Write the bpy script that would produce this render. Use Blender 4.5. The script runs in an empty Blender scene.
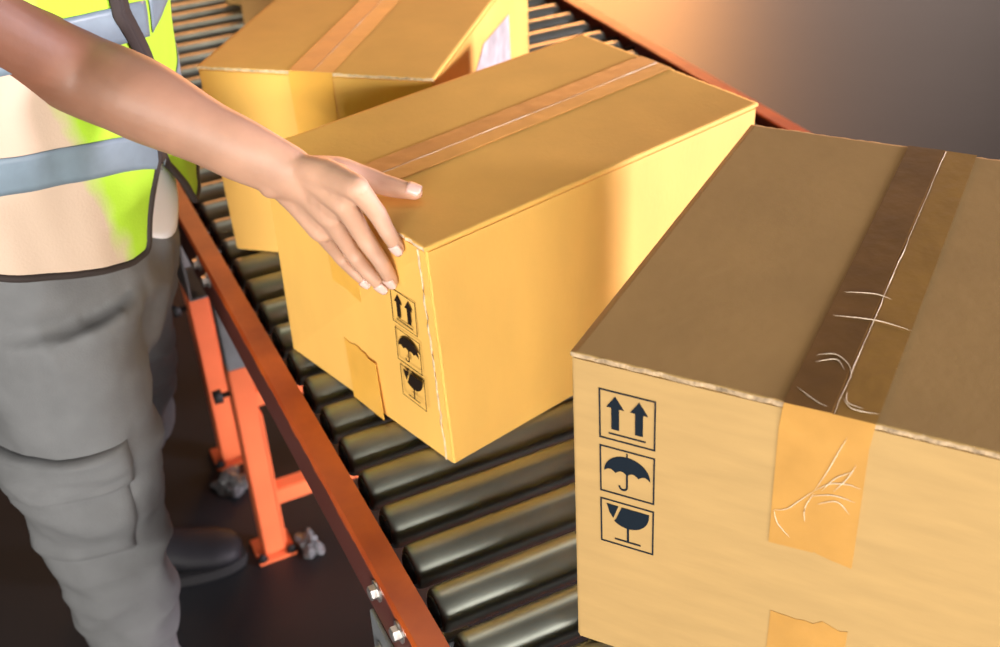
import bpy, bmesh, math, random
from mathutils import Vector, Matrix, noise
random.seed(7)
sc = bpy.context.scene
PI = math.pi
V = Vector

# ------------------------------------------------------------------ camera
cam_d = bpy.data.cameras.new('camera')
cam = bpy.data.objects.new('camera', cam_d)
sc.collection.objects.link(cam)
CAM = V((0.0, 0.0, 1.57))
RT, UP, FW = V((0.8951, -0.4447, -0.0336)), V((0.277, 0.4953, 0.8234)), V((0.3495, 0.7463, -0.5665))
m3 = Matrix((RT, UP, -FW)).transposed()
cam.matrix_world = Matrix.Translation(CAM) @ m3.to_4x4()
cam_d.lens = 41.31
cam_d.sensor_width = 36.0
cam_d.clip_start = 0.02
cam_d.dof.use_dof = True
cam_d.dof.focus_distance = 0.98
cam_d.dof.aperture_fstop = 6.3
sc.camera = cam

# ------------------------------------------------------------------ world, lamps, exposure
w = bpy.data.worlds.new('world'); sc.world = w; w.use_nodes = True
bg = w.node_tree.nodes['Background']
bg.inputs[0].default_value = (0.70, 0.66, 0.62, 1); bg.inputs[1].default_value = 0.08

def area(name, loc, target, sx, sy, power, col):
    d = bpy.data.lights.new(name, 'AREA'); d.shape = 'RECTANGLE'; d.size = sx; d.size_y = sy
    d.energy = power; d.color = col
    o = bpy.data.objects.new(name, d); sc.collection.objects.link(o)
    o.location = loc
    o.rotation_euler = (V(target) - V(loc)).to_track_quat('-Z', 'Y').to_euler()
    return o
key = area('loading_bay_daylight', (-2.0, -2.7, 1.5), (0.55, 0.90, 1.1), 2.2, 1.0, 37, (1.0, 0.95, 0.88))
key.data.spread = math.radians(60)
area('added_front_fill', (1.1, -3.2, 1.55), (0.4, 1.2, 0.9), 1.6, 1.0, 115, (1.0, 0.95, 0.90))  # unseen fill light added to brighten the worker's front
area('side_door_daylight', (2.9, -0.42, 1.22), (0.75, 1.0, 0.95), 0.6, 0.5, 165, (1.0, 0.88, 0.98))
area('added_warm_glow', (4.3, 7.6, 1.75), (1.2, 2.4, 0.3), 1.8, 1.5, 260, (1.0, 0.42, 0.14))  # unseen warm light added to imitate an orange flare glow on the floor
area('added_warm_roller_light', (0.95, 3.95, 1.75), (0.6, 2.4, 0.77), 1.2, 0.9, 21, (1.0, 0.40, 0.13))  # unseen orange light added to tint the far rollers brown
area('added_floor_fill', (6.6, 6.9, 2.0), (2.9, 3.0, 0.0), 3.0, 2.0, 45, (1.0, 0.80, 0.72))  # unseen light added to lift the floor on the right
area('added_overhead_light', (1.0, 2.6, 4.2), (0.6, 1.2, 0.8), 1.0, 1.0, 18, (1.0, 0.90, 0.78))  # unseen overhead light added for highlights along the rollers
sc.view_settings.view_transform = 'Standard'
sc.view_settings.look = 'None'
sc.view_settings.gamma = 1.0
sc.view_settings.use_curve_mapping = False
sc.view_settings.exposure = 0.12
sc.cycles.use_denoising = True

# ------------------------------------------------------------------ materials
def mat(name, col, rough=0.6, metal=0.0, spec=0.5, var=0.0, vscale=20.0, bump=0.0, bscale=200.0, stretch=None, coat=0.0):
    m = bpy.data.materials.new(name); m.use_nodes = True
    nt = m.node_tree; N = nt.nodes; L = nt.links
    b = N['Principled BSDF']
    b.inputs['Base Color'].default_value = (*col, 1)
    b.inputs['Roughness'].default_value = rough
    b.inputs['Metallic'].default_value = metal
    b.inputs['Specular IOR Level'].default_value = spec
    b.inputs['Coat Weight'].default_value = coat
    tc = N.new('ShaderNodeTexCoord')
    vec = tc.outputs['Object']
    if stretch:
        mp = N.new('ShaderNodeMapping'); mp.inputs['Scale'].default_value = stretch
        L.new(vec, mp.inputs[0]); vec = mp.outputs[0]
    if var:
        n = N.new('ShaderNodeTexNoise'); n.inputs['Scale'].default_value = vscale; n.inputs['Detail'].default_value = 6
        L.new(vec, n.inputs['Vector'])
        r = N.new('ShaderNodeValToRGB')
        r.color_ramp.elements[0].position = 0.3; r.color_ramp.elements[1].position = 0.7
        r.color_ramp.elements[0].color = (*[c * (1 - var) for c in col], 1)
        r.color_ramp.elements[1].color = (*[min(1, c * (1 + var)) for c in col], 1)
        L.new(n.outputs[0], r.inputs[0]); L.new(r.outputs[0], b.inputs['Base Color'])
    if bump:
        n2 = N.new('ShaderNodeTexNoise'); n2.inputs['Scale'].default_value = bscale; n2.inputs['Detail'].default_value = 5
        L.new(vec, n2.inputs['Vector'])
        bp = N.new('ShaderNodeBump'); bp.inputs['Strength'].default_value = bump; bp.inputs['Distance'].default_value = 0.002
        L.new(n2.outputs[0], bp.inputs['Height']); L.new(bp.outputs[0], b.inputs['Normal'])
    return m

M = {}
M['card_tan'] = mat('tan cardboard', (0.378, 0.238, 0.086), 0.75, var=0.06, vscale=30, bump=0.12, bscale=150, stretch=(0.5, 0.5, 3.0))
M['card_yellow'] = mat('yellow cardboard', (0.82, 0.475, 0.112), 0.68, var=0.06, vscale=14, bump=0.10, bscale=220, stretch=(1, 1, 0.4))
M['card_dim'] = mat('plain cardboard', (0.60, 0.34, 0.10), 0.75, var=0.06, vscale=14)
M['card_edge'] = mat('torn cardboard edge', (0.38, 0.27, 0.16), 0.9, var=0.5, vscale=130, bump=0.8, bscale=400)
M['tape_top_shaded'] = mat('brown packing tape', (0.30, 0.165, 0.036), 0.42, var=0.16, vscale=18, bump=0.30, bscale=60, spec=0.35)  # top run of the same tape, its shade painted into the colour
M['tape_top_darker'] = mat('darker brown packing tape', (0.165, 0.082, 0.020), 0.40, var=0.18, vscale=22, bump=0.30, bscale=60, spec=0.35)  # left half of the top run, a darker brown
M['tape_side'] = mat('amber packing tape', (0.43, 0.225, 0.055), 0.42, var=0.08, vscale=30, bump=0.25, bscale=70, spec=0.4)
M['tape_top_shaded_pale'] = mat('honey packing tape', (0.60, 0.31, 0.075), 0.36, var=0.12, vscale=24, bump=0.3, bscale=60)  # top run of the paler tape, shade put into the colour
M['tape_top_darker_pale'] = mat('darker honey packing tape', (0.46, 0.215, 0.055), 0.36, var=0.14, vscale=24, bump=0.3, bscale=60)  # left half of the paler top run, darker honey
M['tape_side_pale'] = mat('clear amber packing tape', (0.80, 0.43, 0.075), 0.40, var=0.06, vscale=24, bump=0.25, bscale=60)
M['edge_pale'] = mat('pale torn cardboard edge', (0.68, 0.52, 0.33), 0.9, var=0.3, vscale=130)
M['crease'] = mat('pale tape crease', (0.72, 0.60, 0.45), 0.6)
M['ink'] = mat('navy printing ink', (0.005, 0.010, 0.017), 0.8, spec=0.15)
M['ink_brown'] = mat('dark printing ink', (0.014, 0.008, 0.005), 0.8, spec=0.15)
M['paper'] = mat('white label paper', (0.50, 0.47, 0.47), 0.4, var=0.25, vscale=40)
M['floor'] = mat('dark concrete', (0.009, 0.0098, 0.0115), 0.48, var=0.35, vscale=1.6, bump=0.2, bscale=30, spec=0.55)
M['wall'] = mat('brown hall wall', (0.22, 0.12, 0.06), 0.8, var=0.1, vscale=2)
M['orange'] = mat('orange painted steel', (0.50, 0.085, 0.018), 0.42, var=0.14, vscale=25, bump=0.08, bscale=90)
M['red_orange'] = mat('red orange painted leg', (0.85, 0.19, 0.07), 0.45, var=0.06, vscale=18)
M['roller'] = mat('zinc plated roller tube', (0.29, 0.305, 0.265), 0.40, metal=0.9, var=0.22, vscale=9, bump=0.05, bscale=60)
M['dark'] = mat('black bearing', (0.012, 0.012, 0.012), 0.6)
M['zinc'] = mat('galvanised steel', (0.40, 0.43, 0.45), 0.38, metal=0.7, var=0.12, vscale=30)
M['bolt'] = mat('bolt steel', (0.42, 0.40, 0.38), 0.32, metal=0.8)
M['film'] = mat('crumpled stretch film', (0.12, 0.125, 0.13), 0.35, var=0.3, vscale=40, bump=0.6, bscale=60)
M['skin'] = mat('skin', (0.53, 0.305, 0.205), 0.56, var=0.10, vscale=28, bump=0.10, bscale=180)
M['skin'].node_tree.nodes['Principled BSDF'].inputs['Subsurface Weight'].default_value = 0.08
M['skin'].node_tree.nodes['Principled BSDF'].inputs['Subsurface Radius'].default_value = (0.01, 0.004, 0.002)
M['nail'] = mat('fingernail', (0.72, 0.48, 0.42), 0.28)
M['lip'] = mat('lip', (0.33, 0.12, 0.09), 0.5)
M['eye'] = mat('eye white', (0.75, 0.72, 0.68), 0.2)
M['iris'] = mat('dark iris', (0.02, 0.012, 0.008), 0.2)
M['hair'] = mat('black hair', (0.012, 0.010, 0.009), 0.45, bump=0.6, bscale=150)
M['trouser'] = mat('grey cotton twill', (0.125, 0.128, 0.132), 0.85, var=0.08, vscale=30, bump=0.25, bscale=500)
M['shirt'] = mat('white cotton', (0.84, 0.85, 0.90), 0.85, bump=0.15, bscale=300)
M['silver'] = mat('silver reflective tape', (0.145, 0.195, 0.235), 0.45, var=0.08, vscale=60)
M['binding'] = mat('black vest binding', (0.022, 0.014, 0.012), 0.8)
M['binding_green'] = mat('green vest binding', (0.40, 0.66, 0.02), 0.8)
M['shoe'] = mat('black leather', (0.007, 0.007, 0.009), 0.6, spec=0.3, bump=0.2, bscale=200)
M['sole'] = mat('black rubber', (0.010, 0.010, 0.011), 0.7)

def skin_arm_shade():                                    # shade painted into the skin: darker up the arm, lightest at the hand
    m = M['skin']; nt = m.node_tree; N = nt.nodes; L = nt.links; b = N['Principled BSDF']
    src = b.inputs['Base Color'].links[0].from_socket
    at = N.new('ShaderNodeAttribute'); at.attribute_name = 'tan'  # strength of the painted arm shade
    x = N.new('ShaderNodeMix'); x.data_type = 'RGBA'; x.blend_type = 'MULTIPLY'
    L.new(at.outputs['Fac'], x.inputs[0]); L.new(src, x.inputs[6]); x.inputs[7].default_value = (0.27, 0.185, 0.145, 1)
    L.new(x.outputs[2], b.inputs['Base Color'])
skin_arm_shade()

def vest_mat():                                    # lime cloth blending into pale peach towards the side and back
    m = mat('hi-vis vest cloth', (0.55, 0.80, 0.02), 0.8, bump=0.2, bscale=350)
    nt = m.node_tree; N = nt.nodes; L = nt.links; b = N['Principled BSDF']
    at = N.new('ShaderNodeAttribute'); at.attribute_name = 'peach_blend'
    n = N.new('ShaderNodeTexNoise'); n.inputs['Scale'].default_value = 9
    ad = N.new('ShaderNodeMath'); ad.operation = 'MULTIPLY_ADD'; ad.inputs[1].default_value = 0.35
    L.new(n.outputs[0], ad.inputs[0]); L.new(at.outputs['Fac'], ad.inputs[2])
    r = N.new('ShaderNodeValToRGB')
    r.color_ramp.elements[0].position = 0.52; r.color_ramp.elements[1].position = 0.72
    r.color_ramp.elements[0].color = (0.34, 0.58, 0.025, 1); r.color_ramp.elements[1].color = (0.49, 0.37, 0.28, 1)
    L.new(ad.outputs[0], r.inputs[0]); L.new(r.outputs[0], b.inputs['Base Color'])
    return m
M['vest'] = vest_mat()

def rail_mat():                                    # orange flange over an older maroon coat on the web, ragged paint edge
    m = mat('orange over maroon rail paint', (0.52, 0.085, 0.016), 0.42)
    nt = m.node_tree; N = nt.nodes; L = nt.links; b = N['Principled BSDF']
    tc = N.new('ShaderNodeTexCoord'); sp = N.new('ShaderNodeSeparateXYZ'); L.new(tc.outputs['Object'], sp.inputs[0])
    n = N.new('ShaderNodeTexNoise'); n.inputs['Scale'].default_value = 30; n.inputs['Detail'].default_value = 8; L.new(tc.outputs['Object'], n.inputs['Vector'])
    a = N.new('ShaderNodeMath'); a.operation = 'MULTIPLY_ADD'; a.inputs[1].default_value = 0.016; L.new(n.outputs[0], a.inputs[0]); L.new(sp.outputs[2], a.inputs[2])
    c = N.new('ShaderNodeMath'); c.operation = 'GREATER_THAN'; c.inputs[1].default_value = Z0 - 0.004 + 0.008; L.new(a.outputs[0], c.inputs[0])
    n2 = N.new('ShaderNodeTexNoise'); n2.inputs['Scale'].default_value = 14; n2.inputs['Detail'].default_value = 7; L.new(tc.outputs['Object'], n2.inputs['Vector'])
    r = N.new('ShaderNodeValToRGB'); L.new(n2.outputs[0], r.inputs[0])
    r.color_ramp.elements[0].position = 0.32; r.color_ramp.elements[1].position = 0.68
    r.color_ramp.elements[0].color = (0.36, 0.055, 0.012, 1); r.color_ramp.elements[1].color = (0.58, 0.11, 0.016, 1)
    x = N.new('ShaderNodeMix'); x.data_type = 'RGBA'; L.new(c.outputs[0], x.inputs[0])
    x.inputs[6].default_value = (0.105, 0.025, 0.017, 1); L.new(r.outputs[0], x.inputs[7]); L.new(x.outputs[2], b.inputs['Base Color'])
    return m
Z0 = 0.77                                           # top of the rollers
M['rail'] = rail_mat()

# ------------------------------------------------------------------ helpers
def link(name, me, mats, parent=None, loc=None):
    o = bpy.data.objects.new(name, me)
    for m in (mats if isinstance(mats, (list, tuple)) else [mats]):
        me.materials.append(m)
    sc.collection.objects.link(o)
    if loc is not None: o.location = loc
    if parent is not None: o.parent = parent
    return o

def obj(name, bm, mats, parent=None, loc=None, smooth=False, recalc=True):
    """Link a bmesh (in the parent's space) as one mesh object."""
    me = bpy.data.meshes.new(name)
    if recalc: bmesh.ops.recalc_face_normals(bm, faces=bm.faces)
    bm.to_mesh(me); bm.free()
    if smooth:
        for p in me.polygons: p.use_smooth = True
    return link(name, me, mats, parent, loc)

def thing(name, label, cat, loc=(0, 0, 0), rotz=0.0, group=None):
    o = bpy.data.objects.new(name, None); sc.collection.objects.link(o)
    o.empty_display_size = 0.05
    o.location = loc; o.rotation_euler = (0, 0, rotz)
    tag(o, label, cat, group)
    return o

def tag(o, label, cat, group=None):
    o['label'] = label; o['category'] = cat
    if group: o['group'] = group
    return o

def hexa(bm, pts, mi=0):
    """pts: 4 bottom then 4 top, counter-clockwise."""
    v = [bm.verts.new(p) for p in pts]
    fs = []
    for idx in ((3, 2, 1, 0), (4, 5, 6, 7), (0, 1, 5, 4), (1, 2, 6, 5), (2, 3, 7, 6), (3, 0, 4, 7)):
        f = bm.faces.new([v[i] for i in idx]); f.material_index = mi; fs.append(f)
    return v, fs

def boxb(bm, lo, hi, bevel=0.0, mi=0):
    b2 = bmesh.new()
    x0, y0, z0 = lo; x1, y1, z1 = hi
    hexa(b2, [(x0, y0, z0), (x1, y0, z0), (x1, y1, z0), (x0, y1, z0), (x0, y0, z1), (x1, y0, z1), (x1, y1, z1), (x0, y1, z1)])
    if bevel: bmesh.ops.bevel(b2, geom=b2.edges[:], offset=bevel, segments=2, affect='EDGES')
    merge(bm, b2, mi)

def merge(bm, b2, mi=0, mat4=None):
    mp = {}
    for v in b2.verts:
        mp[v] = bm.verts.new(mat4 @ v.co if mat4 else v.co)
    for f in b2.faces:
        g = bm.faces.new([mp[v] for v in f.verts]); g.material_index = mi; g.smooth = f.smooth
    b2.free()

def frame_of(d, ref=V((0, 0, 1))):
    d = d.normalized()
    a = ref.cross(d)
    if a.length < 1e-4: a = V((1, 0, 0)).cross(d)
    a.normalize()
    return a, d.cross(a).normalized()

def loft(bm, rings, seg=24, mi=0, cap=True):
    """rings: list of (centre, axis_a, axis_b) with axes carrying their radii."""
    rows = []
    for c, a, b in rings:
        rows.append([bm.verts.new(c + a * math.cos(2 * PI * k / seg) + b * math.sin(2 * PI * k / seg)) for k in range(seg)])
    for r0, r1 in zip(rows, rows[1:]):
        for k in range(seg):
            f = bm.faces.new((r0[k], r0[(k + 1) % seg], r1[(k + 1) % seg], r1[k])); f.material_index = mi; f.smooth = True
    if cap:
        for r, fl in ((rows[0], True), (rows[-1], False)):
            f = bm.faces.new(list(reversed(r)) if fl else r); f.material_index = mi
    return rows

def tube(bm, pts, rad, seg=12, mi=0, ref=V((0, 0, 1)), flat=1.0):
    """round tube along points; rad is a number or one per point; round ends."""
    pts = [V(p) for p in pts]
    n = len(pts)
    rs = [rad] * n if isinstance(rad, (int, float)) else list(rad)
    rings = []
    for i, p in enumerate(pts):
        d = pts[min(i + 1, n - 1)] - pts[max(i - 1, 0)]
        a, b = frame_of(d, ref)
        dn = d.normalized()
        if i == 0:
            for t in (0.97, 0.7): rings.append((p - dn * rs[0] * t, a * rs[0] * math.sqrt(1 - t * t), b * rs[0] * math.sqrt(1 - t * t) * flat))
        rings.append((p, a * rs[i], b * rs[i] * flat))
        if i == n - 1:
            for t in (0.7, 0.97): rings.append((p + dn * rs[i] * t, a * rs[i] * math.sqrt(1 - t * t), b * rs[i] * math.sqrt(1 - t * t) * flat))
    loft(bm, rings, seg, mi)

def smoothpath(pts, vals, n=8):
    """Catmull-Rom through points and matching values."""
    P = [V(p) for p in pts]; out = []; ov = []
    for i in range(len(P) - 1):
        p0, p1, p2, p3 = P[max(i - 1, 0)], P[i], P[i + 1], P[min(i + 2, len(P) - 1)]
        for k in range(n):
            t = k / n
            out.append(0.5 * ((2 * p1) + (p2 - p0) * t + (2 * p0 - 5 * p1 + 4 * p2 - p3) * t * t + (3 * p1 - p0 - 3 * p2 + p3) * t ** 3))
            s = t * t * (3 - 2 * t)
            ov.append(vals[i] * (1 - s) + vals[i + 1] * s)
    out.append(P[-1]); ov.append(vals[-1])
    return out, ov

def lerp(a, b, t): return a + (b - a) * t

def remeshed(bm, voxel, smooth_it=4, factor=0.5, decimate=None):
    """One continuous surface grown from overlapping closed shapes."""
    me = bpy.data.meshes.new('build'); bmesh.ops.recalc_face_normals(bm, faces=bm.faces); bm.to_mesh(me); bm.free()
    o = bpy.data.objects.new('build', me); sc.collection.objects.link(o)
    r = o.modifiers.new('r', 'REMESH'); r.mode = 'VOXEL'; r.voxel_size = voxel; r.adaptivity = 0.0
    if smooth_it:
        s = o.modifiers.new('s', 'SMOOTH'); s.factor = factor; s.iterations = smooth_it
    if decimate:
        d = o.modifiers.new('d', 'DECIMATE'); d.ratio = decimate
    dg = bpy.context.evaluated_depsgraph_get()
    out = bpy.data.meshes.new_from_object(o.evaluated_get(dg))
    bpy.data.objects.remove(o); bpy.data.meshes.remove(me)
    for p in out.polygons: p.use_smooth = True
    return out

# ------------------------------------------------------------------ floor
Z0 = 0.77                                           # top of the rollers
bm = bmesh.new()
boxb(bm, (-4.0, -3.5, -0.1), (7.0, 9.0, 0.0))
fl = obj('floor', bm, M['floor']); fl['kind'] = 'structure'
bm = bmesh.new()
boxb(bm, (-4.0, 8.9, 0.0), (7.0, 9.0, 5.0))
wl_ = obj('wall_back', bm, M['wall']); wl_['kind'] = 'structure'

# ------------------------------------------------------------------ roller conveyor
RX0, RX1, RR, PITCH = 0.2443, 1.112, 0.0225, 0.06118
YR0, YR1 = -0.35, 3.45
conv = thing('roller_conveyor', 'long conveyor of grey metal rollers between orange steel side rails', 'conveyor', (0.65, 1.5, 0))
CL = V((0.65, 1.5, 0))
def cpt(x, y, z): return V((x, y, z)) - CL

def rail(xo, sgn):
    """C channel: web on the outer side, flanges turned in over the roller ends; rubbed lower paint edge."""
    b = bmesh.new()
    xi = xo + sgn * 0.028; t = 0.0035; zt = Z0 + 0.004; zb = Z0 - 0.058
    prof = [(xo, zb), (xo, zt - 0.003), (xo + sgn * 0.003, zt), (xi, zt), (xi, zt - t), (xo + sgn * t, zt - t - 0.001), (xo + sgn * t, zb + t), (xi, zb + t), (xi, zb)]
    ys = [lerp(YR0, YR1, i / 40) for i in range(41)]
    rows = [[b.verts.new(cpt(x, y, z)) for x, z in prof] for y in ys]
    for r0, r1 in zip(rows, rows[1:]):
        for k in range(len(prof)):
            b.faces.new((r0[k], r0[(k + 1) % len(prof)], r1[(k + 1) % len(prof)], r1[k]))
    b.faces.new(rows[0]); b.faces.new(list(reversed(rows[-1])))
    return obj('side_rail', b, M['rail'], conv)
rail_l = rail(0.2042, 1); rail_r = rail(1.161, -1)

def bolt_bm(p, axis, r=0.007, h=0.007):
    b = bmesh.new(); a, c = frame_of(axis); n = axis.normalized()
    loft(b, [(p, a * r * 1.45, c * r * 1.45), (p + n * 0.002, a * r * 1.45, c * r * 1.45)], 16)       # washer
    loft(b, [(p + n * 0.002, a * r, c * r), (p + n * h, a * r, c * r), (p + n * (h + 0.0012), a * r * 0.8, c * r * 0.8)], 6)
    for f in b.faces: f.smooth = False
    return b

def roller_mesh():
    b = bmesh.new()
    ex = V((0, 1, 0)); ez = V((0, 0, 1))
    def ring(x, r): return (V((x, 0, 0)), ex * r, ez * r)
    L = (RX1 - RX0) / 2
    loft(b, [ring(-L, 0.017), ring(-L + 0.0005, RR - 0.003), ring(-L + 0.003, RR - 0.0008), ring(-L + 0.007, RR),
             ring(L - 0.007, RR), ring(L - 0.003, RR - 0.0008), ring(L - 0.0005, RR - 0.003), ring(L, 0.017)], 32, 0, cap=True)
    return b
rb = roller_mesh()
rme = None
sb_ = bmesh.new()
LX = (RX1 - RX0) / 2
def aring(x, r): return (V((x, 0, 0)), V((0, r, 0)), V((0, 0, r)))
loft(sb_, [aring(-LX - 0.034, 0.0055), aring(-LX - 0.002, 0.0055), aring(-LX - 0.002, 0.0145), aring(-LX + 0.0004, 0.0165), aring(-LX + 0.002, 0.012),
           aring(LX - 0.002, 0.012), aring(LX - 0.0004, 0.0165), aring(LX + 0.002, 0.0145), aring(LX + 0.002, 0.0055), aring(LX + 0.034, 0.0055)], 20)
axle_me = bpy.data.meshes.new('axle'); bmesh.ops.recalc_face_normals(sb_, faces=sb_.faces); sb_.to_mesh(axle_me); sb_.free()
axle_me.materials.append(M['dark'])
first = None
i = -30
XM = (RX0 + RX1) / 2
for i in range(-31, 31):
    y = 1.5465 - i * PITCH
    if not (YR0 + 0.03 < y < YR1 - 0.03): continue
    if first is None:
        first = obj('roller', rb, M['roller'], conv); rr = first
    else:
        rr = bpy.data.objects.new('roller', first.data); sc.collection.objects.link(rr); rr.parent = conv
    rr.location = cpt(XM, y, Z0 - RR)
    rr.rotation_euler = (random.uniform(0, 6.28), 0, 0)
    ax = bpy.data.objects.new('axle', axle_me); sc.collection.objects.link(ax); ax.parent = rr

def leg(x, y, side, gz):
    """Painted channel post on a foot plate, with the zinc slide above; side = +1 post left of the rollers."""
    b = bmesh.new()
    wd, dp, t = 0.040, 0.040, 0.004                # across, along the conveyor
    zt = gz
    # channel: web facing the walkway, two returns
    x0, x1 = x - wd / 2, x + wd / 2; y0, y1 = y - dp / 2, y + dp / 2
    prof = [(x0, y0), (x1, y0), (x1, y1), (x0, y1)]
    hexa(b, [tuple(cpt(px, py, 0.006)) for px, py in prof] + [tuple(cpt(px, py, zt)) for px, py in prof])
    bmesh.ops.bevel(b, geom=b.edges[:], offset=0.003, segments=2, affect='EDGES')
    # raised edge strip along one side
    boxb(b, cpt(x1 - 0.001, y0 + 0.002, 0.02), cpt(x1 + 0.004, y0 + 0.018, 0.33), 0.001)
    lg = obj('support_leg', b, M['red_orange'], conv)
    f = bmesh.new(); boxb(f, cpt(x - 0.036, y - 0.036, 0.0), cpt(x + 0.036, y + 0.036, 0.006), 0.001)
    obj('foot_plate', f, M['red_orange'], lg)
    for bx in (-0.028, 0.028):
        obj('bolt', bolt_bm(cpt(x + bx, y - 0.026, 0.006), V((0, 0, 1)), 0.007, 0.009), M['dark'], lg)
    z = bmesh.new()
    boxb(z, cpt(x - 0.0185, y - 0.0185, zt - 0.06), cpt(x + 0.0185, y + 0.0185, Z0 - 0.060), 0.002)
    obj('slide_tube', z, M['zinc'], lg)
    # clamp knob on the walkway side
    k = bmesh.new()
    loft(k, [(cpt(x - side * 0.020, y, zt - 0.06), V((0, 0.005, 0)), V((0, 0, 0.005))), (cpt(x - side * 0.034, y, zt - 0.06), V((0, 0.005, 0)), V((0, 0, 0.005)))], 10)
    loft(k, [(cpt(x - side * 0.034, y, zt - 0.06), V((0, 0.013, 0)), V((0, 0, 0.013))), (cpt(x - side * 0.048, y, zt - 0.06), V((0, 0.012, 0)), V((0, 0, 0.012)))], 10)
    obj('clamp_knob', k, M['dark'], lg)
    return lg

def bracket(y, side):
    """Zinc plate bolted to the outside of the web, running down to the leg."""
    xo = 0.2042 if side > 0 else 1.161
    b = bmesh.new()
    boxb(b, cpt(xo - side * 0.004, y - 0.055, Z0 - 0.16), cpt(xo - side * 0.0, y + 0.055, Z0 - 0.060), 0.001)
    boxb(b, cpt(xo - side * 0.004, y - 0.05, Z0 - 0.163), cpt(xo + side * 0.07, y + 0.05, Z0 - 0.159), 0.001)
    o = obj('leg_bracket', b, M['zinc'], conv)
    for dy, dz in ((-0.028, -0.095), (0.028, -0.095)):
        obj('bolt', bolt_bm(cpt(xo - side * 0.004, y + dy, Z0 + dz), V((-side, 0, 0)), 0.008, 0.010), M['bolt'], o)
    return o

for y in (0.70, 1.605, 1.905, 2.9):
    for x, s in ((0.2585, 1), (1.106, -1)):
        leg(x, y, s, 0.44)
    b = bmesh.new()
    boxb(b, cpt(0.2785, y - 0.016, 0.115), cpt(1.086, y + 0.016, 0.15), 0.002)
    obj('cross_bar', b, M['red_orange'], conv)
    bracket(y, 1); bracket(y, -1)
for y in (0.6746, 0.7299, 1.3534, 1.403, 2.3, 2.35):
    obj('bolt', bolt_bm(cpt(0.2042, y, Z0 - 0.012), V((-1, 0, 0)), 0.0075, 0.008), M['bolt'], conv)
    obj('bolt', bolt_bm(cpt(1.161, y, Z0 - 0.012), V((1, 0, 0)), 0.0075, 0.008), M['bolt'], conv)

# crumpled film caught under the two visible feet
def film(name, label, c, r, seed):
    b = bmesh.new()
    bmesh.ops.create_icosphere(b, subdivisions=4, radius=1.0)
    for v in b.verts:
        d = v.co.normalized()
        k = 0.80 + 0.55 * noise.noise(d * 1.3 + V((seed, 0, 0))) - 0.35 * abs(noise.noise(d * 2.6 + V((0, seed, 0))))
        k = max(0.25, k)
        v.co = V((d.x * r[0] * k, d.y * r[1] * k, max(-0.3, d.z * k) * r[2] + 0.3 * r[2]))
    o = obj(name, b, M['film'], None, c)
    tag(o, label, 'plastic scrap')
film('plastic_film_scrap', 'crumpled pale plastic film on the floor beside the nearer orange conveyor foot', (0.322, 1.575, 0.001), (0.026, 0.042, 0.025), 3.1)
film('plastic_film_scrap', 'crumpled pale plastic film on the floor by the farther orange conveyor foot', (0.236, 1.815, 0.001), (0.042, 0.045, 0.026), 8.4)

# ------------------------------------------------------------------ cartons
def uvface(P, Q, out):
    """Point on an upright face from top corner P towards Q: u along, v down, o outwards."""
    t = (Q - P); L = t.length; t = t / L
    return lambda u, v, o=0.0: P + t * u + V((0, 0, -v)) + out * o

def prism_on(bm, F, poly, o0, o1):
    """Thin solid of ink / paper: polygon in face coordinates."""
    a = [bm.verts.new(F(u, v, o0)) for u, v in poly]; b = [bm.verts.new(F(u, v, o1)) for u, v in poly]
    bm.faces.new(a); bm.faces.new(list(reversed(b)))
    for i in range(len(poly)):
        j = (i + 1) % len(poly); bm.faces.new((a[i], b[i], b[j], a[j]))

def strip_poly(pts, wd):
    L, R = [], []
    for i, (x, y) in enumerate(pts):
        x0, y0 = pts[max(i - 1, 0)]; x1, y1 = pts[min(i + 1, len(pts) - 1)]
        dx, dy = x1 - x0, y1 - y0; l = math.hypot(dx, dy) or 1
        nx, ny = -dy / l * wd / 2, dx / l * wd / 2
        L.append((x + nx, y + ny)); R.append((x - nx, y - ny))
    return L + R[::-1]

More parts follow.
